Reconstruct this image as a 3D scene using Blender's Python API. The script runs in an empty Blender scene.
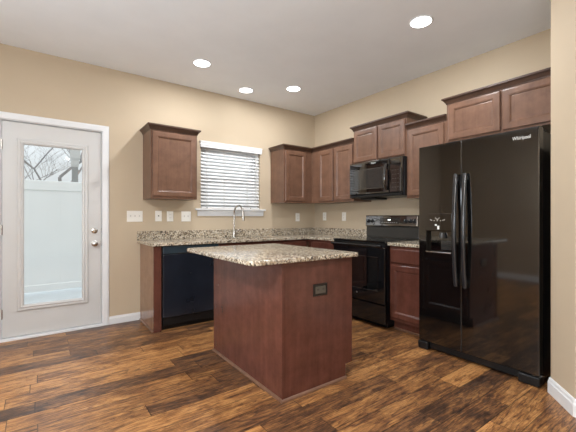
import bpy, bmesh, math, random
from mathutils import Vector, Matrix

C = bpy.context.scene.collection
PI = math.pi
W = 4.074      # inner face of the back wall (y)
R = 3.487      # inner face of the right wall (x)
L = -1.70      # inner face of the left wall (x)
REAR = -4.0    # inner face of the rear wall (y)
HC = 2.744     # ceiling height

# ------------------------------------------------------------------ camera
cam_d = bpy.data.cameras.new('camera')
cam = bpy.data.objects.new('camera', cam_d)
C.objects.link(cam)
cam.location = (0, 0, 1.143)
cam.rotation_euler = (PI / 2, 0, -math.radians(36.1))
cam_d.sensor_width = 36.0
cam_d.lens = 340.0 / 576.0 * 36.0
cam_d.shift_y = 1.8 / 576.0
cam_d.clip_start = 0.02
bpy.context.scene.camera = cam

# ------------------------------------------------------------------ world, fill light, exposure
sc = bpy.context.scene
sc.view_settings.view_transform = 'Standard'
sc.view_settings.look = 'None'
sc.view_settings.gamma = 1.0
sc.view_settings.use_curve_mapping = False
sc.view_settings.exposure = 0.36
LAMP = 0.21        # scales the strength of every recessed lamp's lens
FILL = 92.0       # watts of each fill light added outside the left wall
world = bpy.data.worlds.new('overcast_sky')
sc.world = world
world.use_nodes = True
wt = world.node_tree
bg = wt.nodes['Background']
bg.inputs[0].default_value = (0.92, 0.96, 1.0, 1)
# an overcast sky is about three times as bright overhead as at the horizon
wg = wt.nodes.new('ShaderNodeTexCoord')
wz = wt.nodes.new('ShaderNodeSeparateXYZ')
wt.links.new(wg.outputs['Generated'], wz.inputs[0])
wm = wt.nodes.new('ShaderNodeMath')
wm.operation = 'MAXIMUM'
wm.inputs[1].default_value = 0.0
wt.links.new(wz.outputs[2], wm.inputs[0])
wa = wt.nodes.new('ShaderNodeMath')
wa.operation = 'MULTIPLY_ADD'
wa.inputs[1].default_value = 1.25
wa.inputs[2].default_value = 0.56
wt.links.new(wm.outputs[0], wa.inputs[0])
wt.links.new(wa.outputs[0], bg.inputs[1])


def fill_light(y, w, h):
    """added fill light behind an invented left wall window, tilted up at the ceiling"""
    d = bpy.data.lights.new('fill_light', 'AREA')
    d.shape = 'RECTANGLE'
    d.size, d.size_y = w, h
    d.energy = FILL
    d.color = (0.82, 0.92, 1.0)
    o = bpy.data.objects.new('fill_light', d)
    o.location = (L - 0.22, y, 1.35)
    C.objects.link(o)
    o.rotation_euler = Vector((1, 0, 1.6)).to_track_quat('-Z', 'Z').to_euler()


fill_light(1.10, 1.5, 1.7)  # both fills are added, outside invented openings
fill_light(-1.85, 1.5, 1.7)


# ------------------------------------------------------------------ material helpers
def lin(c):
    out = []
    for v in c:
        v /= 255.0
        out.append(v / 12.92 if v <= 0.04045 else ((v + 0.055) / 1.055) ** 2.4)
    return (out[0], out[1], out[2], 1.0)


class NT:
    def __init__(self, name):
        self.m = bpy.data.materials.new(name)
        self.m.use_nodes = True
        self.t = self.m.node_tree
        self.p = self.t.nodes['Principled BSDF']
        self.out = self.t.nodes['Material Output']

    def n(self, typ, **kw):
        nd = self.t.nodes.new(typ)
        for k, v in kw.items():
            setattr(nd, k, v)
        return nd

    def set(self, node, name, val):
        s = node.inputs[name]
        if isinstance(val, bpy.types.NodeSocket):
            self.t.links.new(val, s)
        else:
            s.default_value = val

    def math(self, op, a, b=0.0, c=0.0):
        nd = self.n('ShaderNodeMath', operation=op)
        for i, v in enumerate((a, b, c)):
            self.set(nd, i, v)
        return nd.outputs[0]

    def pos(self):
        return self.n('ShaderNodeNewGeometry').outputs['Position']

    def obj(self):
        return self.n('ShaderNodeTexCoord').outputs['Object']

    def mapping(self, vec, scale):
        nd = self.n('ShaderNodeMapping')
        self.set(nd, 'Vector', vec)
        nd.inputs['Scale'].default_value = scale
        return nd.outputs[0]

    def noise(self, vec, scale, detail=4, rough=0.55, dist=0.0):
        nd = self.n('ShaderNodeTexNoise')
        self.set(nd, 'Vector', vec)
        nd.inputs['Scale'].default_value = scale
        nd.inputs['Detail'].default_value = detail
        nd.inputs['Roughness'].default_value = rough
        nd.inputs['Distortion'].default_value = dist
        return nd.outputs[0]

    def ramp(self, fac, stops, interp='LINEAR'):
        nd = self.n('ShaderNodeValToRGB')
        cr = nd.color_ramp
        cr.interpolation = interp
        while len(cr.elements) < len(stops):
            cr.elements.new(0.5)
        for e, (p, c) in zip(cr.elements, stops):
            e.position = p
            e.color = c
        self.set(nd, 'Fac', fac)
        return nd.outputs[0]

    def mix(self, fac, a, b, mode='MIX'):
        nd = self.n('ShaderNodeMix', data_type='RGBA', blend_type=mode)
        self.set(nd, 0, fac)
        self.set(nd, 6, a)
        self.set(nd, 7, b)
        return nd.outputs[2]

    def bump(self, h, strength, dist=0.01):
        nd = self.n('ShaderNodeBump')
        nd.inputs['Strength'].default_value = strength
        nd.inputs['Distance'].default_value = dist
        self.set(nd, 'Height', h)
        self.set(self.p, 'Normal', nd.outputs[0])

    def base(self, col, rough, spec=0.5, metal=0.0):
        self.set(self.p, 'Base Color', col)
        self.set(self.p, 'Roughness', rough)
        self.p.inputs['Specular IOR Level'].default_value = spec
        self.p.inputs['Metallic'].default_value = metal
        return self


def paint(name, c, rough=0.6, bump=0.0, scale=180, spec=0.4, var=0.03):
    t = NT(name)
    v = t.obj()
    n = t.noise(v, 3.0, 3)
    c0 = lin(c)
    dark = tuple(x * (1 - var) for x in c0[:3]) + (1,)
    t.base(t.ramp(n, [(0.35, dark), (0.65, c0)]), rough, spec)
    if bump:
        t.bump(t.noise(t.pos(), scale, 3), bump, 0.004)
    return t.m


def metal(name, c, rough):
    t = NT(name)
    n = t.noise(t.obj(), 60, 2)
    t.base(lin(c), t.math('MULTIPLY_ADD', n, 0.12, rough - 0.06), 0.5, 1.0)
    return t.m


def gloss(name, c, rough, spec=0.5, var=0.25, ior=1.5):
    t = NT(name)
    t.p.inputs['IOR'].default_value = ior
    n = t.noise(t.obj(), 5, 2)
    c0 = lin(c)
    t.base(t.ramp(n, [(0.3, tuple(x * (1 - var) for x in c0[:3]) + (1,)), (0.7, c0)]), rough, spec)
    return t.m


def wood(name, dark, light, rough, vertical=True):
    t = NT(name)
    v = t.mapping(t.obj(), (26, 26, 1.6) if vertical else (1.6, 26, 26))
    n = t.noise(v, 1.0, 6, 0.6, 0.4)
    n2 = t.noise(t.obj(), 9.0, 5, 0.65)
    f = t.math('ADD', t.math('MULTIPLY', n, 0.38), t.math('MULTIPLY', n2, 0.62))
    t.base(t.ramp(f, [(0.36, lin(dark)), (0.64, lin(light))]), rough, 0.5)
    t.bump(n, 0.05, 0.002)
    return t.m


def granite(name):
    t = NT(name)
    v = t.pos()
    warp = t.noise(v, 45, 3)
    vm = t.n('ShaderNodeVectorMath', operation='MULTIPLY_ADD')
    t.set(vm, 0, t.n('ShaderNodeTexNoise').outputs[1])
    nz = vm.inputs[0].links[0].from_node
    t.set(nz, 'Vector', v)
    nz.inputs['Scale'].default_value = 60
    vm.inputs[1].default_value = (0.02, 0.02, 0.02)
    t.set(vm, 2, v)
    vo = t.n('ShaderNodeTexVoronoi')
    vo.inputs['Scale'].default_value = 100
    t.set(vo, 'Vector', vm.outputs[0])
    sep = t.n('ShaderNodeSeparateColor')
    t.set(sep, 0, vo.outputs['Color'])
    big = t.noise(v, 14, 4)
    f = t.math('ADD', t.math('MULTIPLY', sep.outputs[0], 0.75), t.math('MULTIPLY', t.math('SUBTRACT', big, 0.5), 0.9))
    col = t.ramp(f, [(0.0, lin((30, 26, 24))), (0.10, lin((46, 39, 35))), (0.16, lin((110, 94, 78))),
                     (0.28, lin((164, 142, 112))), (0.40, lin((190, 177, 156))), (0.56, lin((222, 212, 194))),
                     (0.64, lin((206, 196, 178))), (0.72, lin((104, 92, 80)))])
    fine = t.noise(v, 420, 2)
    t.base(t.mix(0.16, col, t.ramp(fine, [(0.35, lin((96, 84, 72))), (0.55, lin((205, 192, 172)))])), 0.16, 0.5)
    return t.m


def floor_mat():
    t = NT('vinyl_plank')
    sp = t.n('ShaderNodeSeparateXYZ')
    t.set(sp, 0, t.pos())
    x, y = sp.outputs[0], sp.outputs[1]
    PW, PL = 0.146, 1.02
    yr = t.math('DIVIDE', y, PW)
    row = t.math('FLOOR', yr)
    wn = t.n('ShaderNodeTexWhiteNoise', noise_dimensions='1D')
    t.set(wn, 'W', row)
    u = t.math('ADD', t.math('DIVIDE', x, PL), t.math('MULTIPLY', wn.outputs[0], 7.3))
    idx = t.math('FLOOR', u)
    cb = t.n('ShaderNodeCombineXYZ')
    t.set(cb, 0, row)
    t.set(cb, 1, idx)
    w2 = t.n('ShaderNodeTexWhiteNoise', noise_dimensions='3D')
    t.set(w2, 'Vector', cb.outputs[0])
    rnd = w2.outputs[0]
    s2 = t.n('ShaderNodeSeparateColor')
    t.set(s2, 0, w2.outputs[1])
    # grain space, shifted for each plank
    g = t.n('ShaderNodeCombineXYZ')
    t.set(g, 0, t.math('ADD', x, t.math('MULTIPLY', rnd, 31.0)))
    t.set(g, 1, t.math('ADD', y, t.math('MULTIPLY', s2.outputs[1], 17.0)))
    t.set(g, 2, t.math('MULTIPLY', s2.outputs[2], 9.0))
    gv = g.outputs[0]
    grain = t.noise(t.mapping(gv, (2.4, 20, 1)), 1.0, 6, 0.62, 0.8)
    blot = t.noise(t.mapping(gv, (4.0, 9.5, 1)), 1.0, 4, 0.62, 0.6)
    streak = t.noise(t.mapping(gv, (5, 62, 1)), 1.0, 5, 0.8)
    fine = t.noise(t.mapping(gv, (26, 150, 1)), 1.0, 2, 0.6)
    ringn = t.noise(t.mapping(gv, (0.9, 9, 1)), 1.0, 2, 0.45)
    ring = t.ramp(t.math('FRACT', t.math('MULTIPLY', ringn, 16.0)), [(0.0, (0, 0, 0, 1)), (0.22, (.75, .75, .75, 1)), (0.9, (1, 1, 1, 1)), (1.0, (0, 0, 0, 1))])
    f = t.math('MULTIPLY', rnd, 0.34)
    f = t.math('ADD', f, t.math('MULTIPLY', blot, 0.62))
    f = t.math('ADD', f, t.math('MULTIPLY', grain, 0.36))
    f = t.math('ADD', f, t.math('MULTIPLY', t.math('SUBTRACT', ring, 0.72), 0.17))
    sr = t.ramp(streak, [(0.43, (0, 0, 0, 1)), (0.56, (1, 1, 1, 1))])
    f = t.math('ADD', f, t.math('MULTIPLY', t.math('SUBTRACT', sr, 0.5), 0.13))
    f = t.math('ADD', f, t.math('MULTIPLY', t.math('SUBTRACT', fine, 0.5), 0.35))
    col = t.ramp(f, [(0.30, lin((42, 29, 23))), (0.46, lin((78, 55, 40))), (0.60, lin((116, 79, 51))),
                     (0.74, lin((158, 113, 68))), (0.90, lin((196, 149, 94)))])
    crk = t.noise(t.mapping(gv, (2.2, 46, 1)), 1.0, 3, 0.6, 0.4)
    crack = t.math('LESS_THAN', t.math('ABSOLUTE', t.math('SUBTRACT', crk, 0.47)), 0.012)
    col = t.mix(t.math('MULTIPLY', crack, 0.55), col, lin((40, 27, 20)))
    hue = t.mix(t.math('MULTIPLY', s2.outputs[0], 0.3), col, lin((118, 72, 54)), 'SOFT_LIGHT')
    fy = t.math('FRACT', yr)
    fu = t.math('FRACT', u)
    seam = t.math('MAXIMUM', t.math('LESS_THAN', fy, 0.032), t.math('LESS_THAN', fu, 0.005))
    c2 = t.mix(t.math('MULTIPLY', seam, 0.72), hue, lin((30, 19, 14)))
    rough = t.math('MULTIPLY_ADD', grain, 0.22, 0.24)
    t.base(c2, rough, 0.5)
    h = t.math('SUBTRACT', t.math('MULTIPLY', streak, 0.5), t.math('MULTIPLY', seam, 0.8))
    t.bump(h, 0.16, 0.002)
    return t.m


def glass_mat():
    t = NT('clear_glass')
    for n in (t.p,):
        t.t.nodes.remove(n)
    tr = t.n('ShaderNodeBsdfTransparent')
    tr.inputs[0].default_value = (0.97, 0.985, 0.98, 1)
    gl = t.n('ShaderNodeBsdfGlossy')
    gl.inputs['Roughness'].default_value = 0.02
    fr = t.n('ShaderNodeFresnel')
    n = t.noise(t.obj(), 2, 1)
    t.set(fr, 'IOR', t.math('MULTIPLY_ADD', n, 0.04, 1.48))
    mx = t.n('ShaderNodeMixShader')
    t.set(mx, 0, fr.outputs[0])
    t.set(mx, 1, tr.outputs[0])
    t.set(mx, 2, gl.outputs[0])
    t.t.links.new(mx.outputs[0], t.out.inputs[0])
    return t.m


def emit(name, c, s):
    t = NT(name)
    t.base(lin((230, 230, 225)), 0.5)
    t.p.inputs['Emission Color'].default_value = c
    t.p.inputs['Emission Strength'].default_value = s
    n = t.noise(t.obj(), 4, 1)
    t.set(t.p, 'Roughness', t.math('MULTIPLY_ADD', n, 0.05, 0.5))
    return t.m


M = {
    'wall': paint('beige_wall_paint', (194, 177, 153), 0.7, 0.12, 160, 0.25),
    'ceil': paint('ceiling_paint', (238, 242, 246), 0.85, 0.25, 90, 0.1),
    'trim': paint('white_trim_paint', (226, 227, 228), 0.35, 0, 1, 0.5),
    'door': paint('door_paint', (203, 202, 200), 0.4, 0, 1, 0.5),
    'vinyl': paint('white_vinyl', (238, 241, 242), 0.45, 0, 1, 0.4),
    'slat': paint('white_blind_slat', (228, 228, 228), 0.45, 0, 1, 0.4),
    'plate': paint('white_plastic', (238, 235, 228), 0.35, 0, 1, 0.5),
    'toggle': paint('switch_plastic', (205, 202, 196), 0.35),
    'plate_dark': paint('slot_shadow_plastic', (60, 56, 52), 0.5),
    'floor': floor_mat(),
    'wood': wood('stained_maple', (96, 68, 53), (122, 89, 70), 0.34),
    'wood_h': wood('stained_maple_rail', (96, 68, 53), (122, 89, 70), 0.34, False),
    'crown': wood('shaded_maple_crown', (62, 43, 33), (80, 57, 44), 0.36, False),  # same stained maple, darkened for the shade on the crowns
    'panel': wood('cherry_brown_panel', (82, 47, 38), (101, 61, 50), 0.27),
    'granite': granite('speckled_granite'),
    'black': gloss('black_enamel', (15, 16, 19), 0.07, 0.5, ior=1.65),
    'black_blue': gloss('blue_black_enamel', (30, 35, 44), 0.2, 0.5),
    'black_fridge': gloss('black_appliance_steel', (14, 13, 13), 0.06, 0.5, ior=1.92),
    'black_matte': gloss('black_plastic', (16, 16, 17), 0.42, 0.4),
    'black_side': gloss('black_textured_side', (12, 14, 17), 0.3, 0.5),
    'black_glass': gloss('black_glass', (7, 8, 9), 0.03, 0.5, ior=2.1),
    'grey_glass': gloss('grey_screen_glass', (52, 51, 49), 0.05, 0.5, ior=1.9),
    'grey_panel': gloss('grey_enamel', (60, 58, 55), 0.3, 0.5),
    'badge': metal('silver_badge', (225, 225, 225), 0.3),
    'badge_paint': paint('pale_lettering', (226, 226, 222), 0.4),
    'nickel': metal('brushed_nickel', (196, 192, 186), 0.24),
    'steel': metal('stainless_steel', (186, 188, 190), 0.28),
    'chrome': metal('chrome', (225, 225, 228), 0.1),
    'bronze': gloss('dark_brown_plate', (26, 17, 13), 0.35, 0.5),
    'bronze_face': gloss('grey_brown_receptacle', (92, 86, 76), 0.4, 0.5),
    'glass': glass_mat(),
    'screen': emit('lit_display', (0.9, 0.95, 1.0, 1), 1.6),
    'bark': wood('grey_bark', (120, 116, 114), (150, 147, 146), 0.9),
    'post': paint('grey_post_paint', (140, 140, 138), 0.7),
    'post_cap': paint('pale_post_paint', (190, 188, 184), 0.7),
    'patio': paint('pale_concrete', (202, 208, 211), 0.9, 0.3, 60, 0.1, 0.08),
    'cord': paint('blind_cord', (215, 214, 210), 0.7),
}


# ------------------------------------------------------------------ mesh builder
class MB:
    def __init__(self):
        self.b = bmesh.new()

    def box(self, x0, x1, y0, y1, z0, z1, bev=0.0, seg=2):
        r = bmesh.ops.create_cube(self.b, size=1.0)
        vs = r['verts']
        for v in vs:
            v.co = Vector(((x0 + x1) / 2 + v.co.x * (x1 - x0), (y0 + y1) / 2 + v.co.y * (y1 - y0), (z0 + z1) / 2 + v.co.z * (z1 - z0)))
        if bev:
            es = set()
            for v in vs:
                es.update(v.link_edges)
            bmesh.ops.bevel(self.b, geom=list(es), offset=bev, segments=seg, affect='EDGES', profile=0.5)
        return self

    def prism(self, pts, z0, z1, bev=0.0, seg=2):
        lo = [self.b.verts.new((p[0], p[1], z0)) for p in pts]
        hi = [self.b.verts.new((p[0], p[1], z1)) for p in pts]
        n = len(pts)
        fs = [self.b.faces.new(list(reversed(lo))), self.b.faces.new(hi)]
        for i in range(n):
            j = (i + 1) % n
            fs.append(self.b.faces.new((lo[i], lo[j], hi[j], hi[i])))
        bmesh.ops.recalc_face_normals(self.b, faces=fs)
        if bev:
            es = [e for e in fs[0].edges] + [e for e in fs[1].edges]
            bmesh.ops.bevel(self.b, geom=es, offset=bev, segments=seg, affect='EDGES', profile=0.5)
        return self

    def rings(self, rings, close=True, cap=True):
        rv = [[self.b.verts.new(p) for p in r] for r in rings]
        fs = []
        for a, c in zip(rv, rv[1:]):
            n = len(a)
            for i in range(n if close else n - 1):
                j = (i + 1) % n
                fs.append(self.b.faces.new((a[i], a[j], c[j], c[i])))
        if cap:
            fs.append(self.b.faces.new(list(reversed(rv[0]))))
            fs.append(self.b.faces.new(rv[-1]))
        bmesh.ops.recalc_face_normals(self.b, faces=fs)
        return self

    def tube(self, pts, rad, n=12):
        pts = [Vector(p) for p in pts]
        rr = rad if isinstance(rad, (list, tuple)) else [rad] * len(pts)
        rings = []
        ref = None
        for i, p in enumerate(pts):
            d = (pts[min(i + 1, len(pts) - 1)] - pts[max(i - 1, 0)]).normalized()
            if ref is None:
                ref = Vector((0, 0, 1)) if abs(d.z) < 0.9 else Vector((1, 0, 0))
            a = (ref - d * ref.dot(d)).normalized()
            ref = a
            c = d.cross(a)
            rings.append([p + (a * math.cos(2 * PI * k / n) + c * math.sin(2 * PI * k / n)) * rr[i] for k in range(n)])
        return self.rings(rings)

    def lathe(self, prof, origin, axis='z', n=24):
        """prof: (radius, height) pairs along the axis"""
        o = Vector(origin)
        rings = []
        for r, h in prof:
            ring = []
            for k in range(n):
                a = 2 * PI * k / n
                c, s = math.cos(a) * r, math.sin(a) * r
                q = {'z': (c, s, h), '-z': (c, s, -h), 'y': (c, h, s), '-y': (c, -h, s), 'x': (h, c, s), '-x': (-h, c, s)}[axis]
                ring.append(o + Vector(q))
            rings.append(ring)
        return self.rings(rings)

    def sweep(self, path, prof, z, first=None, last=None):
        """prof (out, up) along a plan path; out is to the right-hand side of travel; first/last: virtual neighbours that only set the mitre"""
        P = [Vector(p) for p in path]
        full = ([Vector(first)] if first else []) + P + ([Vector(last)] if last else [])
        k0 = 1 if first else 0
        rings = []
        for i in range(len(P)):
            q = k0 + i
            ds = []
            if q > 0:
                ds.append((full[q] - full[q - 1]).normalized())
            if q < len(full) - 1:
                ds.append((full[q + 1] - full[q]).normalized())
            ns = [Vector((d.y, -d.x)) for d in ds]
            m = ns[0] if len(ns) == 1 else (ns[0] + ns[1]) / (1 + ns[0].dot(ns[1]))
            rings.append([(P[i].x + m.x * o, P[i].y + m.y * o, z + h) for o, h in prof])
        return self.rings(rings)

    def panel(self, x0, x1, z0, z1, yb, loops):
        """front facing -y built from inset loops (inset, outward); the back is closed"""
        rings = []
        for i, o in loops:
            rings.append([(x0 + i, yb - o, z0 + i), (x1 - i, yb - o, z0 + i), (x1 - i, yb - o, z1 - i), (x0 + i, yb - o, z1 - i)])
        return self.rings(rings)

    def build(self, name, mat, parent=None, smooth=False):
        me = bpy.data.meshes.new(name)
        self.b.normal_update()
        self.b.to_mesh(me)
        self.b.free()
        if smooth:
            for p in me.polygons:
                p.use_smooth = True
            me.set_sharp_from_angle(angle=math.radians(40))
        o = bpy.data.objects.new(name, me)
        me.materials.append(mat)
        C.objects.link(o)
        if parent is not None:
            o.parent = parent
        return o


def cut(o, x0, x1, y0, y1, z0, z1, bev=0.0):
    """carve a box out of an object's mesh (in its own coordinates)"""
    c = MB().box(x0, x1, y0, y1, z0, z1, bev).build('cutter', o.data.materials[0])
    mod = o.modifiers.new('cut', 'BOOLEAN')
    mod.operation = 'DIFFERENCE'
    mod.solver = 'EXACT'
    mod.object = c
    par, mw = o.parent, o.matrix_basis.copy()
    o.parent = None
    o.matrix_basis = Matrix.Identity(4)
    bpy.context.view_layer.update()
    dg = bpy.context.evaluated_depsgraph_get()
    me = bpy.data.meshes.new_from_object(o.evaluated_get(dg))
    o.modifiers.clear()
    o.data = me
    o.parent = par
    o.matrix_basis = mw
    cm = c.data
    bpy.data.objects.remove(c)
    bpy.data.meshes.remove(cm)


def tag(o, label, cat, group=None, kind=None):
    o['label'] = label
    o['category'] = cat
    if group:
        o['group'] = group
    if kind:
        o['kind'] = kind
    return o


def thing(name, loc, rz, label, cat, group=None, kind=None):
    o = bpy.data.objects.new(name, None)
    o.empty_display_size = 0.1
    C.objects.link(o)
    o.location = loc
    o.rotation_euler = (0, 0, rz)
    return tag(o, label, cat, group, kind)


def dup(root, loc, label):
    def rec(o, par):
        c = o.copy()
        C.objects.link(c)
        c.parent = par
        for ch in list(o.children):
            rec(ch, c)
        return c
    r = rec(root, None)
    r.location = loc
    r['label'] = label
    return r


RB = -PI / 2    # turns a thing built facing -y so that it faces -x (the right wall's run)

# ------------------------------------------------------------------ setting
DX0, DX1, DZ = -0.300, 0.540, 2.062           # door opening
WX0, WX1, WZ0, WZ1 = 1.622, 2.486, 1.262, 2.09  # window opening

tag(MB().box(L - .12, R + .12, REAR - .12, W + .14, -0.06, 0).build('floor', M['floor']),
    'brown wood-look vinyl plank floor of the kitchen', 'floor', kind='structure')
tag(MB().box(L - .12, R + .12, REAR - .12, W + .14, HC, HC + .06).build('ceiling', M['ceil']),
    'flat pale grey ceiling above the kitchen', 'ceiling', kind='structure')
m = MB()
y0, y1 = W, W + .14
m.box(L - .12, DX0, y0, y1, 0, HC)
m.box(DX0, DX1, y0, y1, DZ, HC)
m.box(DX1, WX0, y0, y1, 0, HC)
m.box(WX0, WX1, y0, y1, 0, WZ0)
m.box(WX0, WX1, y0, y1, WZ1, HC)
m.box(WX1, R + .12, y0, y1, 0, HC)
tag(m.build('wall_back', M['wall']), 'beige back wall holding the glazed door and the window', 'wall', kind='structure')
tag(MB().box(R, R + .12, 0.784, W, 0, HC).build('wall_right', M['wall']),
    'beige right wall behind the range and refrigerator', 'wall', kind='structure')
m = MB()
LW = ((-2.60, -1.10), (0.35, 1.85))          # unseen window openings added to the left wall for the fill (y)
for a, b in ((REAR, LW[0][0]), (LW[0][1], LW[1][0]), (LW[1][1], W)):
    m.box(L - .12, L, a, b, 0, HC)
for a, b in LW:
    m.box(L - .12, L, a, b, 0, 0.5)
    m.box(L - .12, L, a, b, 2.2, HC)
tag(m.build('wall_left', M['wall']), 'beige left wall of the open room with two added window openings', 'wall', kind='structure')
tag(MB().box(L - .12, R + .12, REAR - .12, REAR, 0, HC).build('wall_rear', M['wall']),
    'beige wall at the far end of the living area', 'wall', kind='structure')
PA = (2.695, 0.783)
PB = (2.489, 0.607)
tag(MB().prism([(R + .12, .783), PA, PB, (PB[0], REAR), (R + .12, REAR)], 0, HC).build('wall_partition', M['wall']),
    'beige angled partition wall right of the refrigerator', 'wall', kind='structure')

# baseboards: (out, up) profile
BB = [(0, 0), (.016, 0), (.016, .07), (.012, .078), (.010, .092), (.005, .10), (0, .10)]
BBs = [(0, 0), (.016, 0), (.016, .062), (.011, .070), (.008, .083), (0, .083)]
m = MB().sweep([(0.909, W - .001), (0.597, W - .001)], [(-o, h) for o, h in BBs], 0.001)
tag(m.build('baseboard_back', M['trim']), 'white baseboard on the back wall between the door and the end cabinet', 'baseboard', kind='structure')
m = MB().sweep([(2.73, .7835), PA, PB, (PB[0], .59)], BB, 0.001)
tag(m.build('baseboard_partition', M['trim']), 'white baseboard along the angled partition wall', 'baseboard', kind='structure')
m = MB().sweep([(L + .001, W - .02), (L + .001, REAR + .02)], [(-o, h) for o, h in BB], 0.001)
tag(m.build('baseboard_left', M['trim']), 'white baseboard along the left wall', 'baseboard', kind='structure')

# frames of the added left wall windows
for k, (a, b) in enumerate(LW):
    m = MB()
    xa, xb = L - .09, L - .03
    for p, q in ((a, a + .05), (b - .05, b)):
        m.box(xa, xb, p, q, 0.5, 2.2)
    for p, q in ((0.5, .55), (1.325, 1.375), (2.15, 2.2)):
        m.box(xa + .005, xb - .005, a, b, p, q)
    tag(m.build('window_%d' % (k + 2), M['trim']), ('rear' if k == 0 else 'front') + ' unseen white window frame added in the left wall for the fill light', 'window', kind='structure')

# ---- door with casing
cs = [(0, 0), (0, .012), (.006, .016), (.045, .018), (.058, .014), (.064, .010), (.064, 0)]   # (across, thickness)


def casing(name, label, x0, x1, z1, width, y, zb=0.001):
    m = MB()
    inner = [(x0, zb), (x0, z1), (x1, z1), (x1, zb)]
    rings = []
    for k, (x, z) in enumerate(inner):
        sx = -1 if k < 2 else 1
        sz = 0 if k in (0, 3) else 1
        rings.append([(x + sx * u * width / .064, y - t, z + sz * u * width / .064) for u, t in cs])
    m.rings(rings)
    return tag(m.build(name, M['trim']), label, 'trim', kind='structure')


casing('trim_1', 'white casing around the glazed exterior door', DX0 + .006, DX1 - .006, DZ - .006, .062, W - .0005)
m = MB()
m.box(DX0 + .0005, DX0 + .012, W + .001, W + .139, .001, DZ - .001)
m.box(DX1 - .012, DX1 - .0005, W + .001, W + .139, .001, DZ - .001)
m.box(DX0 + .012, DX1 - .012, W + .001, W + .139, DZ - .012, DZ - .0005)
tag(m.build('trim_2', M['trim']), 'white jamb lining the exterior door opening', 'trim', kind='structure')
tag(MB().box(DX0 - .03, DX1 + .0, W - .022, W + .138, 0.0, 0.022, .003).build('trim_3', M['trim']),
    'white threshold strip under the exterior door', 'trim', kind='structure')
door = thing('door_1', (0, W, 0), 0, 'white exterior door with a tall glass lite and nickel locks', 'door', kind='structure')
sx0, sx1, sz0, sz1 = DX0 + .016, DX1 - .017, .030, DZ - .018
gx0, gx1, gz0, gz1 = -.165, .392, .275, 1.882
m = MB()
yd0, yd1 = .016, .060
m.box(sx0, gx0, yd0, yd1, sz0, sz1)
m.box(gx1, sx1, yd0, yd1, sz0, sz1)
m.box(gx0, gx1, yd0, yd1, sz0, gz0)
m.box(gx0, gx1, yd0, yd1, gz1, sz1)
m.build('door_slab', M['door'], door)
# raised lite frame: closed rectangular moulding
prof = [(-.012, .016), (-.012, .006), (-.004, .002), (.014, .004), (.024, -.004), (.036, .000), (.042, .008), (.042, .030), (.030, .034), (0, .034)]
rings = []
for sxx, szz in ((-1, -1), (1, -1), (1, 1), (-1, 1)):
    cx, cz = (gx0 if sxx < 0 else gx1), (gz0 if szz < 0 else gz1)
    rings.append([(cx - sxx * u, yv, cz - szz * u) for u, yv in prof])
rings.append(rings[0])
m = MB().rings(rings, cap=False)
bmesh.ops.remove_doubles(m.b, verts=m.b.verts[:], dist=1e-5)
lf = m.build('lite_frame', M['door'], door)
MB().box(gx0 + .030, gx1 - .030, .031, .036, gz0 + .030, gz1 - .030).build('glass_pane', M['glass'], door)
m = MB().box(.355, .372, -.010, .006, 1.60, 1.72, .003)
m.box(.358, .378, -.016, -.006, 1.60, 1.615, .002)
m.build('shade_slider', M['door'], lf)
for nm, z in (('deadbolt', 1.008), ('door_knob', 0.872)):
    kb = MB().lathe([(.001, 0), (.030, 0), (.030, .006), (.024, .010), (.012, .012)], (.463, .0158, z), '-y').build(nm, M['nickel'], door, True)
    if nm == 'door_knob':
        MB().lathe([(.010, .012), (.010, .026), (.020, .032), (.027, .044), (.026, .056), (.016, .064), (.001, .066)], (.463, .016, z), '-y').build('knob', M['nickel'], kb, True)
    else:
        m = MB().lathe([(.018, .010), (.018, .018), (.001, .019)], (.463, .016, z), '-y')
        m.box(.459, .467, -.022, -.002, z - .016, z + .016, .002)
        m.build('thumb_turn', M['nickel'], kb, True)
for z in (.25, 1.03, 1.82):
    MB().lathe([(.001, -.045), (.007, -.045), (.007, .045), (.001, .045)], (sx0 - .002, .009, z), 'z', 10).build('hinge', M['nickel'], door, True)
for z in (1.008, .872):
    MB().box(sx1 - .0005, sx1 + .003, .02, .045, z - .028, z + .028).build('strike_plate', M['bronze'], door)

# door casing at the far right edge of the picture
m = MB()
m.box(PB[0] - .0185, PB[0] - .0005, .52, .585, .001, 2.115, .004)
m.box(PB[0] - .0185, PB[0] - .0005, -.40, .52, 2.05, 2.115, .004)
m.box(PB[0] - .0185, PB[0] - .0005, -.465, -.40, .001, 2.115, .004)
tag(m.build('trim_4', M['trim']), 'white door casing on the wall past the angled partition', 'trim', kind='structure')

# ---- window
win = thing('window_1', (0, W, 0), 0, 'white double hung kitchen window over the sink', 'window', kind='structure')
m = MB()
for a, b in ((WX0 + .0005, WX0 + .04), (WX1 - .04, WX1 - .0005)):
    m.box(a, b, .07, .135, WZ0 + .0005, WZ1 - .0005)
m.box(WX0 + .04, WX1 - .04, .07, .135, WZ0 + .0005, WZ0 + .04)
m.box(WX0 + .04, WX1 - .04, .07, .135, WZ1 - .04, WZ1 - .0005)
m.build('window_frame', M['vinyl'], win)
for za, zb, ya in ((WZ0 + .04, 1.66, .078), (1.615, WZ1 - .04, .106)):
    m = MB()
    xa, xb = WX0 + .041, WX1 - .041
    m.box(xa, xa + .035, ya, ya + .024, za, zb)
    m.box(xb - .035, xb, ya, ya + .024, za, zb)
    m.box(xa + .035, xb - .035, ya, ya + .024, za, za + .042)
    m.box(xa + .035, xb - .035, ya, ya + .024, zb - .042, zb)
    s = m.build('sash', M['vinyl'], win)
    MB().box(xa + .034, xb - .034, ya + .009, ya + .014, za + .04, zb - .04).build('pane', M['glass'], s)
m = MB()
m.box(WX0 - .075, WX1 + .072, -.045, -.0005, 1.238, 1.259, .005)
m.box(WX0 + .001, WX1 - .001, -.0005, .07, 1.238, 1.259)
s = m.build('window_sill', M['trim'], win)
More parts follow.
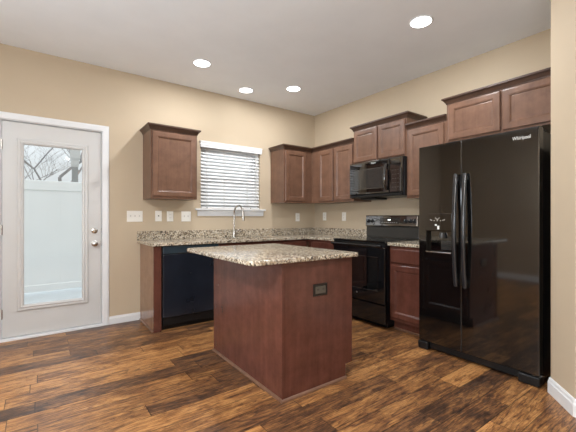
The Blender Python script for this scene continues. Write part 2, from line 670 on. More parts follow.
m = MB().sweep([(WX1 + .045, -.0005), (WX0 - .045, -.0005)], [(0, 0), (-.012, 0), (-.016, .03), (-.022, .055), (-.026, .070), (0, .070)], 1.167)
m.build('apron', M['trim'], s)

# ---- blind
bl = thing('window_blind', (0, W, 0), 0, 'white horizontal slat blind hanging in the window above the sink', 'blind')
m = MB().sweep([(WX0 - .004, -.002), (WX0 - .004, -.026), (WX1 + .001, -.026), (WX1 + .001, -.002)],
               [(0, 0), (.010, .004), (.008, .02), (.013, .03), (.009, .05), (.014, .066), (.014, .080), (0, .080)], 2.024)
m.build('valance', M['slat'], bl)
MB().box(WX0 + .006, WX1 - .006, .002, .052, 2.04, 2.085, .003).build('headrail', M['slat'], bl)
m = MB()
ang = math.radians(47)
sp = .0432
N = int((2.018 - 1.296) / sp) + 1
for k in range(N):
    zc = 2.018 - k * sp
    ca, sa = math.cos(ang) * .0248, math.sin(ang) * .0248
    th = .0016
    # the room-side edge hangs low
    pts = [(.028 - ca, zc - sa), (.028, zc + .003), (.028 + ca, zc + sa), (.028 + ca, zc + sa + th * 2), (.028, zc + .003 + th * 2), (.028 - ca, zc - sa + th * 2)]
    m.rings([[(WX0 + .008, yv, zv) for yv, zv in pts], [(WX1 - .008, yv, zv) for yv, zv in pts]])
m.build('slats', M['slat'], bl)
MB().box(WX0 + .008, WX1 - .008, .004, .052, 1.263, 1.284, .003).build('bottom_rail', M['slat'], bl)
for x in (WX0 + .075, (WX0 + WX1) / 2 - .12, WX1 - .21, WX1 - .075):
    m = MB()
    m.box(x - .002, x + .002, -.0005, .0015, 1.284, 2.035)
    m.box(x + .012, x + .0145, -.0005, .0015, 1.284, 2.035)
    cd = m.build('ladder_cord', M['cord'], bl)
for x in (WX0 + .085, WX1 - .15):
    MB().lathe([(.001, 0), (.007, 0), (.006, .006), (.001, .007)], (x, .0038, 1.273), '-y', 10).build('cord_button', M['plate_dark'], bl, True)
m = MB().tube([(WX1 - .05, -.003, 2.03), (WX1 - .05, -.006, 1.62)], .004, 6)
m.build('tilt_wand', M['slat'], bl)

# ------------------------------------------------------------------ recessed lights
def recessed(x, y, power, label):
    lens = emit('lamp_lens', (0.95, 0.975, 1.0, 1), 6.0)
    t = thing('recessed_light', (x, y, HC), 0, label, 'ceiling light', 'recessed ceiling lights')
    MB().lathe([(.081, .0005), (.081, .007), (.085, .008), (.091, .005), (.093, .0005)], (0, 0, 0), '-z', 32).build('trim_ring', M['trim'], t, True)
    MB().lathe([(.001, .002), (.0805, .002), (.0805, .006), (.07, .0075), (.001, .009)], (0, 0, 0), '-z', 32).build('lens', lens, t, True)
    d = bpy.data.lights.new('lamp', 'AREA')
    d.shape = 'DISK'
    d.size = .07
    d.energy = power * LAMP
    d.color = (0.95, 0.975, 1.0)
    o = bpy.data.objects.new('lamp', d)
    o.location = (0, 0, -.016)
    o.parent = t
    C.objects.link(o)
    return t


for x, y, pw, l in ((1.353, 3.365, 58, 'round recessed ceiling light nearest the glazed door and single wall cabinet'),
                    (2.084, 3.751, 3.5, 'round recessed ceiling light close to the back wall above the sink window'),
                    (2.535, 3.361, 52, 'round recessed ceiling light in front of the corner wall cabinets'),
                    (2.510, 1.601, 62, 'large looking recessed ceiling light in front of the refrigerator, highest in the photo'),
                    (-1.15, 0.45, 530, 'recessed ceiling light above the open floor left of the camera, out of the picture'),
                    (0.60, -2.60, 60, 'added recessed fill light at the far end of the living area, behind the camera')):  # the last one is an unseen lamp added for fill
    recessed(x, y, pw, l)

# ------------------------------------------------------------------ cabinets
DOOR_LOOPS = [(0.002, 0), (0, .002), (0, .015), (.004, .0195), (.012, .0205), (.050, .0205), (.054, .0175), (.058, .0175), (.066, .0095), (.070, .0105)]
SLAB_LOOPS = [(0.002, 0), (0, .002), (0, .013), (.006, .018), (.010, .0205), (.02, .0205)]
CROWN = [(0, -.014), (.005, -.014), (.007, -.004), (.012, .002), (.020, .016), (.030, .026), (.036, .029), (.036, .043), (.032, .046), (0, .046)]


def upper(loc, rz, w, h, d, doors, label, crown, dz=(.022, .030)):
    t = thing('wall_cabinet', loc, rz, label, 'cabinet', 'wall cabinets')
    m = MB().box(0, w, -d + .019, -.001, 0, h)
    m.build('carcass', M['wood'], t)
    m = MB()        # face frame
    st = .038
    m.box(0.0, st, -d, -d + .0188, 0, h, .001)
    m.box(w - st, w, -d, -d + .0188, 0, h, .001)
    m.box(st, w - st, -d, -d + .0188, 0, st, .001)
    m.box(st, w - st, -d, -d + .0188, h - st, h, .001)
    if len(doors) > 1:
        mid = (doors[0][1] + doors[1][0]) / 2
        m.box(mid - .03, mid + .03, -d, -d + .0188, st, h - st, .001)
    if doors[0][0] > .06:
        m.box(st, doors[0][0] + .02, -d, -d + .0188, st, h - st, .001)
    if doors[-1][1] < w - .06:
        m.box(doors[-1][1] - .02, w - st, -d, -d + .0188, st, h - st, .001)
    m.build('face_frame', M['wood'], t)
    for a, b in doors:
        MB().panel(a, b, dz[0], h - dz[1], -d - .0005, DOOR_LOOPS).build('door', M['wood'], t)
    path, first, last = crown
    MB().sweep(path, [(-o, z) for o, z in CROWN][::-1], h, first, last).build('crown_molding', M['crown'], t)
    return t


def P(*a):
    return [(x, y) for x, y in a]


UZ, UH, UD = 1.350, .742, .330
# single cabinet left of the window
w = .506
upper((.940, W, UZ), 0, w, UH, UD, [(.016, w - .016)], 'single-door brown wall cabinet left of the window, alone on the back wall',
      (P((w, -.001), (w, -UD), (0, -UD), (0, -.001)), None, None))
# corner cabinet on the back wall
w = R - 2.662 - .331
upper((2.662, W, UZ), 0, w, UH, UD, [(.016, .375)], 'single-door brown wall cabinet on the back wall right of the window, in the corner',
      (P((w, -UD), (0, -UD), (0, -.001)), (w, -UD - .3), None))
# corner run on the right wall
yl = W - UD - .001
w = yl - 2.938
upper((R, yl, UZ), RB, w, UH, UD, [(.150, .443), (.468, w - .012)], 'two-door brown wall cabinet between the corner and the microwave',
      (P((w - .0005, -UD), (0, -UD)), None, (-.3, -UD)))
# above the microwave
w = 2.936 - 2.180
upper((R, 2.936, 1.802), RB, w, .423, UD + .002, [(.014, w / 2 - .012), (w / 2 + .012, w - .014)], 'short two-door brown wall cabinet directly above the microwave',
      (P((w, -.001), (w, -UD - .002), (0, -UD - .002), (0, -.001)), None, None), (.018, .022))
# tall one between microwave and refrigerator cabinet
w = 2.179 - 1.741
upper((R, 2.179, UZ), RB, w, UH, UD, [(.020, w - .022)], 'tall single-door brown wall cabinet between the microwave and the refrigerator',
      (P((w, -UD), (0, -UD)), None, None))
# above the refrigerator
w = 1.740 - .785
upper((R, 1.740, 1.862), RB, w, .378, UD, [(.022, w / 2 - .004), (w / 2 + .014, w - .02)], 'wide two-door brown wall cabinet above the refrigerator',
      (P((w, -UD), (0, -UD), (0, -.001)), None, None), (.018, .022))

# ---- base run
BF = W - 3.505            # depth of base carcass on the back wall
CT0, CT1 = .862, .892     # worktop underside / top


def base(loc, rz, w, d, fronts, label, top=CT0 - .001):
    """fronts: list of ('door'|'drawer', x0, x1, z0, z1)"""
    t = thing('base_cabinet', loc, rz, label, 'cabinet', 'base cabinets')
    m = MB().box(0, w, -d + .019, -.022, .102, top)
    m.box(0, w, -d + .085, -.022, .001, .1018)
    m.build('carcass', M['wood'], t)
    m = MB()
    st = .038
    m.box(0, st, -d, -d + .0188, .102, CT0 - .001)
    m.box(w - st, w, -d, -d + .0188, .102, CT0 - .001)
    for z0, z1 in ((.102, .14), (.655, .693), (CT0 - .04, CT0 - .001)):
        m.box(st, w - st, -d, -d + .0188, z0, z1)
    m.build('face_frame', M['panel'], t)
    MB().box(0, w, -d + .072, -d + .0845, .001, .1015).build('toe_kick', M['panel'], t)
    MB().sweep([(w, -d + .0715), (0, -d + .0715)], [(0, 0), (0, .016), (-.006, .014), (-.011, .008), (-.012, 0)], .001).build('shoe_molding', M['wood_h'], t)
    for kind, a, b, z0, z1 in fronts:
        MB().panel(a, b, z0, z1, -d - .0005, DOOR_LOOPS if kind == 'door' else SLAB_LOOPS).build(kind, M['panel'], t)
    return t


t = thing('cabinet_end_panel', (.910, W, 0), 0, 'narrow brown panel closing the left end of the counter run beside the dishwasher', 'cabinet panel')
M['side'] = wood('glossy_lit_laminate', (132, 98, 78), (152, 118, 96), 0.14)  # laminate whose tan is lightened for the light it reflects
MB().box(0, .018, -BF + .0195, -.001, .001, CT0 - .001).build('side_panel', M['side'], t)['label'] = 'glossy tan side panel with reflected light in its lighter colour'
MB().box(0, .074, -BF, -BF + .019, .001, CT0 - .001, .001).build('face_stile', M['panel'], t)
MB().sweep([(-.0005, -BF), (-.0005, -.018)], [(0, 0), (-.012, 0), (-.011, .008), (-.006, .014), (0, .016)], .001).build('shoe_molding', M['wood_h'], t)

# dishwasher
dw = thing('dishwasher', (.990, W, 0), 0, 'black dishwasher under the left end of the back counter', 'dishwasher')
MB().box(.004, .604, -BF + .035, -.05, .10, CT0 - .004).build('tub', M['black_side'], dw)
MB().box(.004, .604, -BF - .018, -BF + .034, .135, .772, .006).build('door', M['black_blue'], dw)
m = MB().box(.004, .604, -BF - .020, -BF + .034, .776, CT0 - .006, .006)
M['strip'] = gloss('strip_reflection_tint', (50, 62, 70), 0.2, 0.5)  # blue-grey of a reflection put into the strip's colour
cp = m.build('control_panel', M['strip'], dw)
cp['label'] = 'control strip with a blue-grey reflection in its colour'
MB().box(.15, .45, -BF - .024, -BF - .0195, .772, .786, .002).build('handle_lip', M['black_matte'], cp)
MB().box(.008, .600, -BF + .004, -BF + .034, .050, .131, .003).build('access_panel', M['black_matte'], dw)
MB().box(.008, .600, -BF + .05, -BF + .075, .001, .098).build('toe_plate', M['black_matte'], dw)
MB().box(-.003, .0025, -BF - .004, -BF + .02, .12, CT0 - .01).build('side_seal', M['black_matte'], dw)

base((1.600, W, 0), 0, .850, BF, [('drawer', .02, .415, .70, .835), ('drawer', .435, .83, .70, .835), ('door', .02, .415, .13, .68), ('door', .435, .83, .13, .68)],
     'brown sink base cabinet under the faucet behind the island', .660)
base((2.452, W, 0), 0, R - 2.452 - .001, BF, [('drawer', .03, .40, .70, .835), ('door', .03, .40, .13, .68)],
     'brown corner base cabinet mostly hidden behind the island top')
BX = 2.895                # front of the base carcass on the right wall
dR = R - BX
t = base((R, 3.503, 0), RB, 3.503 - 2.968, dR, [('drawer', .08, .52, .70, .835), ('door', .08, .52, .13, .68)],
         'brown base cabinet between the counter corner and the range')
base((R, 2.198, 0), RB, 2.198 - 1.748, dR, [('drawer', .022, .428, .690, .835), ('door', .022, .428, .135, .668)],
     'reddish brown base cabinet with one drawer and one door between the range and refrigerator')

# ---- worktops
CY = 3.462
CX = 2.855
ct = MB().prism([(.876, W - .001), (.876, CY), (CX, CY), (CX, 2.970), (R - .001, 2.970), (R - .001, W - .001)], CT0, CT1, .004).build('countertop', M['granite'])
tag(ct, 'L-shaped speckled granite worktop along the back wall and corner', 'countertop')
cut(ct, 1.70, 2.38, 3.55, 3.905, .80, 1.0)
m = MB().box(.876, R - .0225, W - .021, W - .001, CT1 + .0005, .992, .003)
m.box(R - .021, R - .001, 2.970, W - .001, CT1 + .0005, .992, .003)
m.build('backsplash', M['granite'], ct)
c2 = MB().box(CX, R - .001, 1.750, 2.199, CT0, CT1, .004).build('countertop', M['granite'])
tag(c2, 'short granite worktop between the range and the refrigerator', 'countertop')
MB().box(R - .021, R - .001, 1.750, 2.199, CT1 + .0005, .992, .003).build('backsplash', M['granite'], c2)

# sink, faucet
sk = thing('kitchen_sink', (2.04, 3.7275, CT0), 0, 'undermount steel sink set in the back counter below the faucet', 'sink')
m = MB()
sw, sd = .345, .182
m.box(-sw, sw, -sd, -sd + .004, -.18, -.001)
m.box(-sw, sw, sd - .004, sd, -.18, -.001)
m.box(-sw, -sw + .004, -sd, sd, -.18, -.001)
m.box(sw - .004, sw, -sd, sd, -.18, -.001)
m.box(-sw, sw, -sd, sd, -.184, -.18)
m.build('basin', M['steel'], sk)
MB().lathe([(.045, -.179), (.045, -.176), (.02, -.177), (.001, -.178)], (0, 0, 0), 'z').build('drain', M['chrome'], sk, True)

fc = thing('kitchen_faucet', (2.030, 3.965, CT1 + .0005), 0, 'tall brushed nickel gooseneck faucet standing behind the sink', 'faucet')
MB().lathe([(.001, 0), (.027, 0), (.027, .006), (.021, .012), (.018, .06), (.016, .10), (.013, .115)], (0, 0, 0), 'z').build('base', M['nickel'], fc, True)
pts = [(0, 0, .11), (0, 0, .20), (0, 0, .30)]
for k in range(1, 15):
    a = PI * k / 14 * 0.93
    pts.append((.01 * (1 - math.cos(a)), -.10 * (1 - math.cos(a)), .31 + .098 * math.sin(a)))
MB().tube(pts, .0115, 14).build('gooseneck', M['nickel'], fc, True)
e = Vector(pts[-1])
MB().tube([e + Vector((0, 0, .005)), e + Vector((0.0005, -.003, -.03)), e + Vector((.001, -.008, -.10)), e + Vector((.001, -.009, -.118))], [.0135, .015, .017, .015], 14).build('spray_head', M['nickel'], fc, True)
MB().tube([(.014, 0, .075), (.040, -.002, .078), (.075, -.006, .098)], [.009, .007, .006], 10).build('lever', M['nickel'], fc, True)

# ------------------------------------------------------------------ range
RY = 2.962
rg = thing('range', (R, RY, 0), RB, 'black freestanding electric range with a glossy back panel', 'range')
rw = .757
MB().box(.002, rw - .002, -.625, -.012, .045, .884).build('body', M['black_side'], rg)
MB().box(.03, rw - .03, -.58, -.05, .001, .0448).build('toe_base', M['black_matte'], rg)
ck = MB().box(0, rw, -.662, -.082, .8845, .901, .005).build('cooktop', M['black_glass'], rg)
for x, y, r in ((.20, -.50, .105), (.56, -.50, .085), (.20, -.22, .08), (.56, -.22, .105)):
    m = MB()
    rings = []
    for rr in (r, r + .004):
        rings.append([(x + rr * math.cos(2 * PI * k / 40), y + rr * math.sin(2 * PI * k / 40), .9014) for k in range(40)])
    m.rings(rings, cap=False).build('burner_ring', M['grey_panel'], ck)
od = MB().panel(.004, rw - .004, .252, .835, -.626, [(.002, 0), (0, .002), (0, .030), (.006, .036), (.07, .036), (.075, .036), (.08, .036)]).build('oven_door', M['black'], rg)
MB().panel(.085, rw - .085, .375, .735, -.6622, [(0, 0), (0, .0006), (.004, .0016), (.008, .0008)]).build('oven_window', M['black_glass'], od)
MB().lathe([(.001, 0), (.008, 0), (.007, .003), (.001, .0035)], (rw / 2, -.6622, .328), '-y', 14).build('door_badge', M['badge'], od, True)
m = MB()
rings = []
for k in range(25):
    x = .02 + (rw - .04) * k / 24
    q = abs(k / 12 - 1)
    y = -.7 - .020 * (1 - q * q)
    rings.append([(x, y + .012 * math.cos(a), .850 + .015 * math.sin(a)) for a in [2 * PI * j / 12 for j in range(12)]])
m.rings(rings)
for x in (.05, rw - .05):
    m.box(x - .015, x + .015, -.70, -.655, .822, .850, .004)
m.build('handle', M['black'], od, True)
MB().panel(.004, rw - .004, .838, .883, -.626, [(.002, 0), (0, .002), (0, .024), (.004, .030), (.01, .030)]).build('vent_rail', M['black_matte'], rg)
MB().panel(.004, rw - .004, .052, .246, -.626, [(.002, 0), (0, .002), (0, .026), (.006, .034), (.02, .034)]).build('storage_drawer', M['black'], rg)
bgd = MB().box(.004, rw - .004, -.072, -.022, .9015, 1.034, .003).build('back_riser', M['grey_panel'], rg)
M['range_panel'] = gloss('mirror_black_panel', (16, 20, 24), 0.05, 0.5, ior=3.3)
bc = MB().panel(0, rw, 1.030, 1.168, -.004, [(.006, 0), (0, .008), (0, .078), (.008, .088), (.012, .090), (.02, .090)]).build('control_panel', M['range_panel'], rg)
for x in (.055, .115, .60, .66, .715):
    kb = MB().lathe([(.024, 0), (.024, .004), (.019, .006), (.017, .020), (.014, .022), (.001, .022)], (x, -.0945, 1.098), '-y', 20).build('knob', M['black_matte'], bc, True)
    MB().box(x - .0015, x + .0015, -.118, -.1166, 1.10, 1.114).build('pointer', M['badge_paint'], kb)
th = -math.radians(4)
pv = Vector((0, -.004, 1.03))
bc.rotation_euler = (th, 0, 0)
bc.location = pv - Matrix.Rotation(th, 3, 'X') @ pv
dp = MB().panel(.235, .515, 1.060, 1.138, -.0943, [(0, 0), (0, .0015), (.004, .002), (.006, .001)]).build('display', M['grey_glass'], bc)
MB().box(.352, .392, -.0972, -.0958, 1.106, 1.118).build('clock_readout', M['screen'], dp)
m = MB()
for k in range(8):
    x = .262 + k * .030
    m.box(x, x + .014, -.0972, -.0958, 1.078, 1.081)
m.build('touch_keys', M['badge_paint'], dp)

# ------------------------------------------------------------------ microwave
mw = thing('microwave', (R, 2.937, 1.382), RB, 'black over-the-range microwave mounted beneath the short cabinet', 'microwave')
mwW, mwH = .754, .418
MB().box(0, mwW, -.372, -.002, .0, mwH, .003).build('case', M['black_side'], mw)
dr = MB().panel(.002, .590, .034, mwH - .002, -.373, [(.002, 0), (0, .002), (0, .030), (.006, .038), (.02, .040), (.05, .040)]).build('door', M['black_glass'], mw)
MB().panel(.075, .520, .095, .330, -.4134, [(0, 0), (0, .0005), (.004, .0012), (.007, .0004)]).build('window', M['grey_glass'], dr)
rings = []
for k in range(21):
    s = k / 20
    z = .065 + s * .290
    y = -.424 - .040 * math.sin(PI * s)
    rings.append([(.560 + .018 * math.cos(a), y + .011 * math.sin(a), z) for a in [2 * PI * j / 12 for j in range(12)]])
MB().rings(rings).build('handle', M['black_glass'], dr, True)
cpn = MB().panel(.594, mwW - .002, .034, mwH - .002, -.373, [(.002, 0), (0, .002), (0, .030), (.006, .038), (.012, .040), (.03, .040)]).build('control_panel', M['black_glass'], mw)
MB().box(.625, .725, -.4146, -.4134, .345, .378).build('display', M['grey_glass'], cpn)
for r in range(5):
    for c in range(3):
        MB().box(.632 + c * .033, .650 + c * .033, -.4142, -.4134, .09 + r * .046, .094 + r * .046).build('key', M['grey_panel'], cpn)
MB().panel(.002, mwW - .002, .002, .031, -.373, [(.002, 0), (0, .002), (0, .028), (.005, .036), (.01, .036)]).build('vent_grille', M['black_matte'], mw)
MB().box(.11, .34, -.34, -.12, -.022, -.0005, .003).build('grease_filter', M['black_matte'], mw)


def lettering(txt, size, loc, parent, mat, name='lettering'):
    cu = bpy.data.curves.new(name, 'FONT')
    cu.body = txt
    cu.size = size
    cu.extrude = .0006
    cu.align_x = 'CENTER'
    o = bpy.data.objects.new(name, cu)
    C.objects.link(o)
    bpy.context.view_layer.update()
    me = bpy.data.meshes.new_from_object(o.evaluated_get(bpy.context.evaluated_depsgraph_get()))
    bpy.data.objects.remove(o)
    bpy.data.curves.remove(cu)
    me.materials.clear()
    me.materials.append(mat)
    me.transform(Matrix.Rotation(PI / 2, 4, 'X') @ Matrix.Diagonal((.74, 1, 1, 1)))
    q = bpy.data.objects.new(name, me)
    q.location = loc
    q.parent = parent
    C.objects.link(q)
    return q


lettering('Whirlpool', .022, (.372, -.4142, .380), dr, M['badge_paint'])

# ------------------------------------------------------------------ refrigerator
fg = thing('refrigerator', (3.462, 1.742, 0), RB, 'tall black side-by-side refrigerator with an ice and water dispenser', 'refrigerator')
fw = .895
FD = -.762          # door front
MB().box(.006, fw - .006, -.680, -.001, .030, 1.742, .004).build('cabinet', M['black_side'], fg)
MB().box(.03, fw - .03, -.64, -.05, .001, .0298).build('base', M['black_matte'], fg)
fz = MB().box(0, .3735, FD, -.686, .078, 1.760, .004, 3).build('freezer_door', M['black_fridge'], fg)
cut(fz, .068, .290, FD - .02, FD + .052, .848, 1.032, .008)
fr = MB().box(.3758, fw, FD, -.686, .078, 1.760, .004, 3).build('fridge_door', M['black_fridge'], fg)


def fridge_handle(x, par):
    rings = []
    z0, z1 = .594, 1.492
    for k in range(33):
        s = k / 32
        z = z0 + (z1 - z0) * s
        bow = math.sin(PI * s)
        y = FD - .024 - .030 * bow
        wx = .0165 - .002 * bow
        dy = .012
        if k in (0, 32):
            wx *= .8
            dy *= .8
        rings.append([(x + wx * math.copysign(abs(math.cos(a)) ** .6, math.cos(a)), y + dy * math.copysign(abs(math.sin(a)) ** .6, math.sin(a)), z) for a in [2 * PI * (j + .5) / 16 for j in range(16)]])
    m = MB().rings(rings)
    for z in (z0 + .03, z1 - .03):
        m.box(x - .010, x + .010, FD - .020, FD + .002, z - .022, z + .022, .003)
    m.build('handle', M['black_matte'], par, True)


M['handle'] = gloss('dark_metal_handle', (40, 40, 42), 0.22, 0.8)
M['black_matte'], keep = M['handle'], M['black_matte']
fridge_handle(.340, fz)
fridge_handle(.412, fr)
M['black_matte'] = keep
lettering('Whirlpool', .036, (.790, FD - .0008, 1.688), fr, M['badge_paint'])
MB().box(.3737, .3756, FD + .006, -.690, .080, 1.756).build('seam_shade_strip', M['black_matte'], fg)  # added dark strip standing in for shade in the door gap
# dispenser
ds = MB().box(.072, .286, FD + .040, FD + .0512, .853, 1.028).build('dispenser_recess', M['black_glass'], fz)
m = MB().panel(.060, .298, 1.034, 1.178, FD - .0002, [(0, 0), (0, .001), (.003, .0016), (.006, .0016)])
dpn = m.build('dispenser_panel', M['black_fridge'], fz)
m = MB()
for k in range(7):
    a = PI * (0.05 + .9 * k / 6)
    cx, cz = .172 + .062 * math.cos(a) * -1, 1.128 - .010 * math.sin(a)
    m.box(cx - .004, cx + .004, FD - .0026, FD - .0019, cz - .003, cz + .003)
for cx, cz in ((.155, 1.142), (.163, 1.134), (.172, 1.130), (.181, 1.134), (.189, 1.142)):
    m.box(cx - .003, cx + .003, FD - .0026, FD - .0019, cz - .003, cz + .003)
m.build('control_icons', M['toggle'], dpn)
m = MB()
m.box(.150, .168, FD - .0026, FD - .0019, 1.076, 1.090)
m.box(.172, .190, FD - .0026, FD - .0019, 1.046, 1.076)
m.build('status_light', M['badge_paint'], dpn)
MB().lathe([(.001, .045), (.020, .045), (.026, .02), (.024, 0), (.001, 0)], (.20, FD + .024, .972), 'z', 20).build('nozzle', M['grey_panel'], fz, True)
MB().box(.185, .275, FD + .030, FD + .0395, .875, .950, .004).build('dispenser_paddle', M['grey_glass'], fz)
rings = []
for k in range(17):
    s = k / 16
    x = .070 + .218 * s
    y = FD - .016 * math.sin(PI * s) + .004
    rings.append([(x, y - .004, .846), (x, FD + .05, .846), (x, FD + .05, .854), (x, y + .001, .856), (x, y - .005, .851)])
MB().rings(rings).build('drip_tray', M['grey_glass'], fz)
rings = []
for k in range(17):
    s = k / 16
    x = .068 + .222 * s
    y = FD - .016 * math.sin(PI * s) - .002
    rings.append([(x, y + .004 * math.cos(a), .855 + .004 * math.sin(a)) for a in [2 * PI * j / 8 for j in range(8)]])
MB().rings(rings).build('tray_rim', M['chrome'], fz, True)
# grille, roller covers, hinge caps
MB().box(.09, fw - .09, -.735, -.645, .018, .074, .003).build('base_grille', M['black_matte'], fg)
for a, b in ((-.004, .088), (fw - .125, fw + .004)):
    MB().box(a, b, FD - .012, -.682, .006, .070, .008).build('roller_cover', M['black_matte'], fg)
for a, b in ((.005, .09), (fw - .095, fw - .005)):
    MB().box(a, b, -.676, -.60, 1.7425, 1.757, .004).build('hinge_cap', M['black_matte'], fg)
MB().box(fw - .002, fw + .012, -.735, -.70, .070, .077, .001).build('hinge_bracket', M['nickel'], fg)

# ------------------------------------------------------------------ island
ix0, ix1, iy0, iy1 = 1.212, 1.832, 1.724, 2.752
isl = thing('kitchen_island', (ix0, iy0, 0), 0, 'dark brown panelled kitchen island cabinet standing in the middle of the floor', 'kitchen island')
iw, idp = ix1 - ix0, iy1 - iy0
TOP = CT0 - .001
m = MB().box(.019, iw - .02, .019, idp - .019, .100, TOP)
m.box(.019, iw - .075, .019, idp - .019, .001, .0998)
m.build('carcass', M['panel'], isl)
MB().box(0, .0185, 0.0005, idp, .001, TOP, .0015).build('back_panel', M['panel'], isl)
m = MB().prism([(.019, 0), (iw - .066, 0), (iw - .066, .0185), (.019, .0185)], .001, .100)
m.box(.019, iw, 0, .0185, .1002, TOP)
m.build('end_panel', M['panel'], isl)
m = MB().box(.019, iw - .066, idp - .0185, idp, .001, .092)
m.box(.019, iw, idp - .0185, idp, .0922, TOP)
m.build('end_panel', M['panel'], isl)
MB().box(-.004, .016, -.004, -.0005, .001, TOP, .001).build('corner_stile', M['panel'], isl)
for a, b in ((.0192, .06), (idp / 2 - .03, idp / 2 + .03), (idp - .06, idp - .0192)):
    MB().box(iw - .0195, iw - .001, a, b, .101, TOP).build('stile', M['wood'], isl)
for a, b in ((.03, idp / 2 - .012), (idp / 2 + .012, idp - .03)):
    for z0, z1, lp, nm in ((.125, .665, DOOR_LOOPS, 'door'), (.69, .835, SLAB_LOOPS, 'drawer')):
        o = MB().panel(a, b, z0, z1, 0, lp).build(nm, M['panel'], isl)
        o.location = (iw - .0005, 0, 0)
        o.rotation_euler = (0, 0, PI / 2)
SH = [(0, 0), (.013, 0), (.012, .008), (.008, .014), (0, .017)]
MB().sweep([(-.0005, idp), (-.0005, -.0045), (iw - .066, -.0045)], [(o, z) for o, z in SH], .001).build('shoe_molding', M['wood_h'], isl)


def rounded(x0, x1, y0, y1, rads, n=8):
    pts = []
    for (cx, cy, sx, sy), r in zip(((x0, y0, 1, 1), (x1, y0, -1, 1), (x1, y1, -1, -1), (x0, y1, 1, -1)), rads):
        ox, oy = cx + sx * r, cy + sy * r
        a0 = {(1, 1): PI, (-1, 1): 1.5 * PI, (-1, -1): 0, (1, -1): .5 * PI}[(sx, sy)]
        for k in range(n + 1):
            a = a0 + PI / 2 * k / n
            pts.append((ox + r * math.cos(a), oy + r * math.sin(a)))
    return pts


it = MB().prism(rounded(.978, 1.874, 1.690, 2.782, (.055, .02, .02, .03)), CT0, CT1, .007, 3).build('island_countertop', M['granite'], None, True)
tag(it, 'pale speckled granite slab with rounded corners on top of the island', 'countertop')

ot = thing('electrical_outlet', (1.524, iy0 - .0005, .660), 0, 'dark brown horizontal electrical outlet on the near end of the island', 'outlet', 'electrical outlets')
MB().panel(-.062, .062, -.040, .040, 0, [(0, 0), (0, .003), (.003, .006), (.006, .006)]).build('plate', M['bronze'], ot)
rc = MB().panel(-.045, .045, -.024, .024, -.0061, [(0, 0), (0, .001), (.002, .002), (.004, .002)]).build('receptacle', M['bronze_face'], ot)
for x in (-.030, -.021, .018, .027):
    MB().box(x, x + .003, -.0092, -.0083, -.002, .010).build('slot', M['bronze'], rc)

# ------------------------------------------------------------------ switches and outlets on the walls
def switch(x, w, gangs, label):
    t = thing('light_switch', (x, W - .0003, 1.159), 0, label, 'light switch', 'light switches')
    MB().panel(-w / 2, w / 2, -.061, .061, 0, [(0, 0), (0, .003), (.004, .006), (.008, .006)]).build('plate', M['plate'], t)
    for g in range(gangs):
        cx = (g - (gangs - 1) / 2) * .046
        MB().box(cx - .006, cx + .006, -.0125, -.0062, -.004, .013, .0015).build('toggle', M['toggle'], t)
    return t


def outlet(loc, rz, label, style='duplex'):
    t = thing('electrical_outlet', loc, rz, label, 'outlet', 'electrical outlets')
    MB().panel(-.037, .037, -.061, .061, 0, [(0, 0), (0, .003), (.004, .006), (.008, .006)]).build('plate', M['plate'], t)
    if style == 'jack':
        MB().box(-.007, .007, -.0085, -.0062, -.004, .010, .001).build('jack', M['plate_dark'], t)
        return t
    for s in (-1, 1):
        r = MB().panel(-.016, .016, s * .021 - .013, s * .021 + .013, -.0061, [(0, 0), (0, .001), (.003, .002), (.005, .002)]).build('receptacle', M['plate'], t)
        for q in (-1, 1):
            MB().box(q * .006 - .0012, q * .006 + .0012, -.0090, -.0082, s * .021 - .002, s * .021 + .007).build('slot', M['plate_dark'], r)
    return t


switch(.855, .163, 3, 'wide white three-gang switch plate right of the glazed door')
outlet((1.110, W - .0003, 1.163), 0, 'narrow white wall plate with a small dark jack, left under the single cabinet', 'jack')
outlet((1.243, W - .0003, 1.161), 0, 'white wall outlet between the dark jack plate and the two-gang switch')
switch(1.435, .116, 2, 'white two-gang switch plate just left of the window sill')
outlet((3.149, W - .0003, 1.151), 0, 'white wall outlet on the back wall under the corner cabinet')
outlet((R - .0003, 3.838, 1.163), RB, 'white wall outlet on the right wall nearest the corner')
outlet((R - .0003, 3.432, 1.160), RB, 'white wall outlet on the right wall close to the range panel')

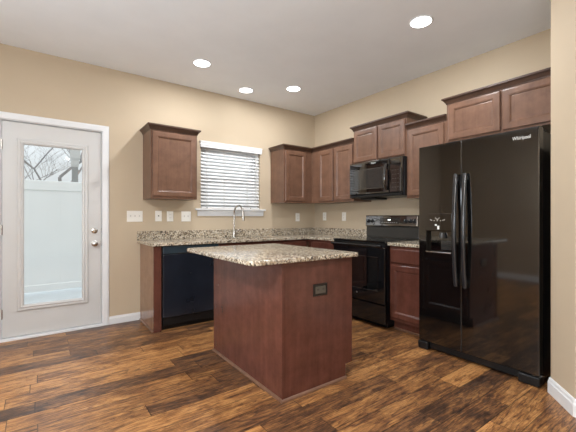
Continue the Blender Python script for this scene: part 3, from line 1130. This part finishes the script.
# ------------------------------------------------------------------ outdoors
tag(MB().box(-14, 16, W + .145, 40, -.20, -.10).build('ground', M['patio']), 'pale concrete ground outside the kitchen door', 'ground', kind='structure')
fn = thing('privacy_fence', (0, 6.8, -.10), 0, 'white vinyl privacy fence outside the glazed door', 'fence')
m = MB()
x = -4.0
while x < 5.0:
    m.box(x, x + .1775, .012, .030, .08, 1.70)
    x += .178
m.build('board_panel', M['vinyl'], fn)
MB().box(-4, 5, 0, .044, 1.69, 1.85, .005, 1).build('top_rail', M['vinyl'], fn)
MB().box(-4, 5, 0, .044, .05, .16, .005, 1).build('bottom_rail', M['vinyl'], fn)
for x in (-3.6, -1.2, 1.2, 3.6):
    MB().box(x - .06, x + .06, -.04, .08, 0, 1.92, .006, 1).build('fence_post', M['vinyl'], fn)

pc = thing('porch_post', (.634, 9.0, -.10), 0, 'grey square post with a pale flared top rising beyond the white fence', 'post')
MB().box(-.058, .058, -.058, .058, 0, 2.48, .004, 1).build('shaft', M['post'], pc)
m = MB()
m.rings([[(-a, -a, z), (a, -a, z), (a, a, z), (-a, a, z)] for a, z in ((.06, 2.38), (.075, 2.44), (.075, 2.52), (.095, 2.58), (.095, 2.84))])
m.build('capital', M['post_cap'], pc)

rnd = random.Random(11)


def branch(m, p, d, ln, r, depth):
    pts = [p]
    n = 4
    q = p.copy()
    dd = d.copy()
    for k in range(n):
        dd = (dd + Vector((rnd.uniform(-.16, .16), rnd.uniform(-.16, .16), rnd.uniform(-.05, .10)))).normalized()
        q = q + dd * (ln / n)
        pts.append(q.copy())
    m.tube(pts, [r * (1 - .45 * k / n) for k in range(n + 1)], 6 if depth > 1 else 4)
    if depth == 0:
        return
    for k in range(rnd.choice((3, 3, 4))):
        s = rnd.choice((2, 3, 4, 4))
        a = rnd.uniform(0, 2 * PI)
        side = Vector((math.cos(a), math.sin(a) * .7, rnd.uniform(.0, .5)))
        nd = (dd * .65 + side * .8).normalized()
        branch(m, pts[s], nd, ln * rnd.uniform(.60, .80), r * .52, depth - 1)


for (x, y, h, r, label) in ((.75, 13.0, 2.55, .085, 'bare grey tree with a forked trunk beyond the fence, middle of the door glass'),
                            (-1.3, 19.5, 2.5, .07, 'bare spreading tree beyond the fence, left in the door glass'),
                            (3.4, 25.0, 3.3, .08, 'bare thin tree beyond the fence, right behind the grey post')):
    m = MB()
    branch(m, Vector((0, 0, 0)), Vector((-.06, 0, 1)).normalized(), h, r, 5)
    o = m.build('bare_tree', M['bark'], None, False)
    o.location = (x, y, -.10)
    tag(o, label, 'tree', 'bare trees beyond the fence')
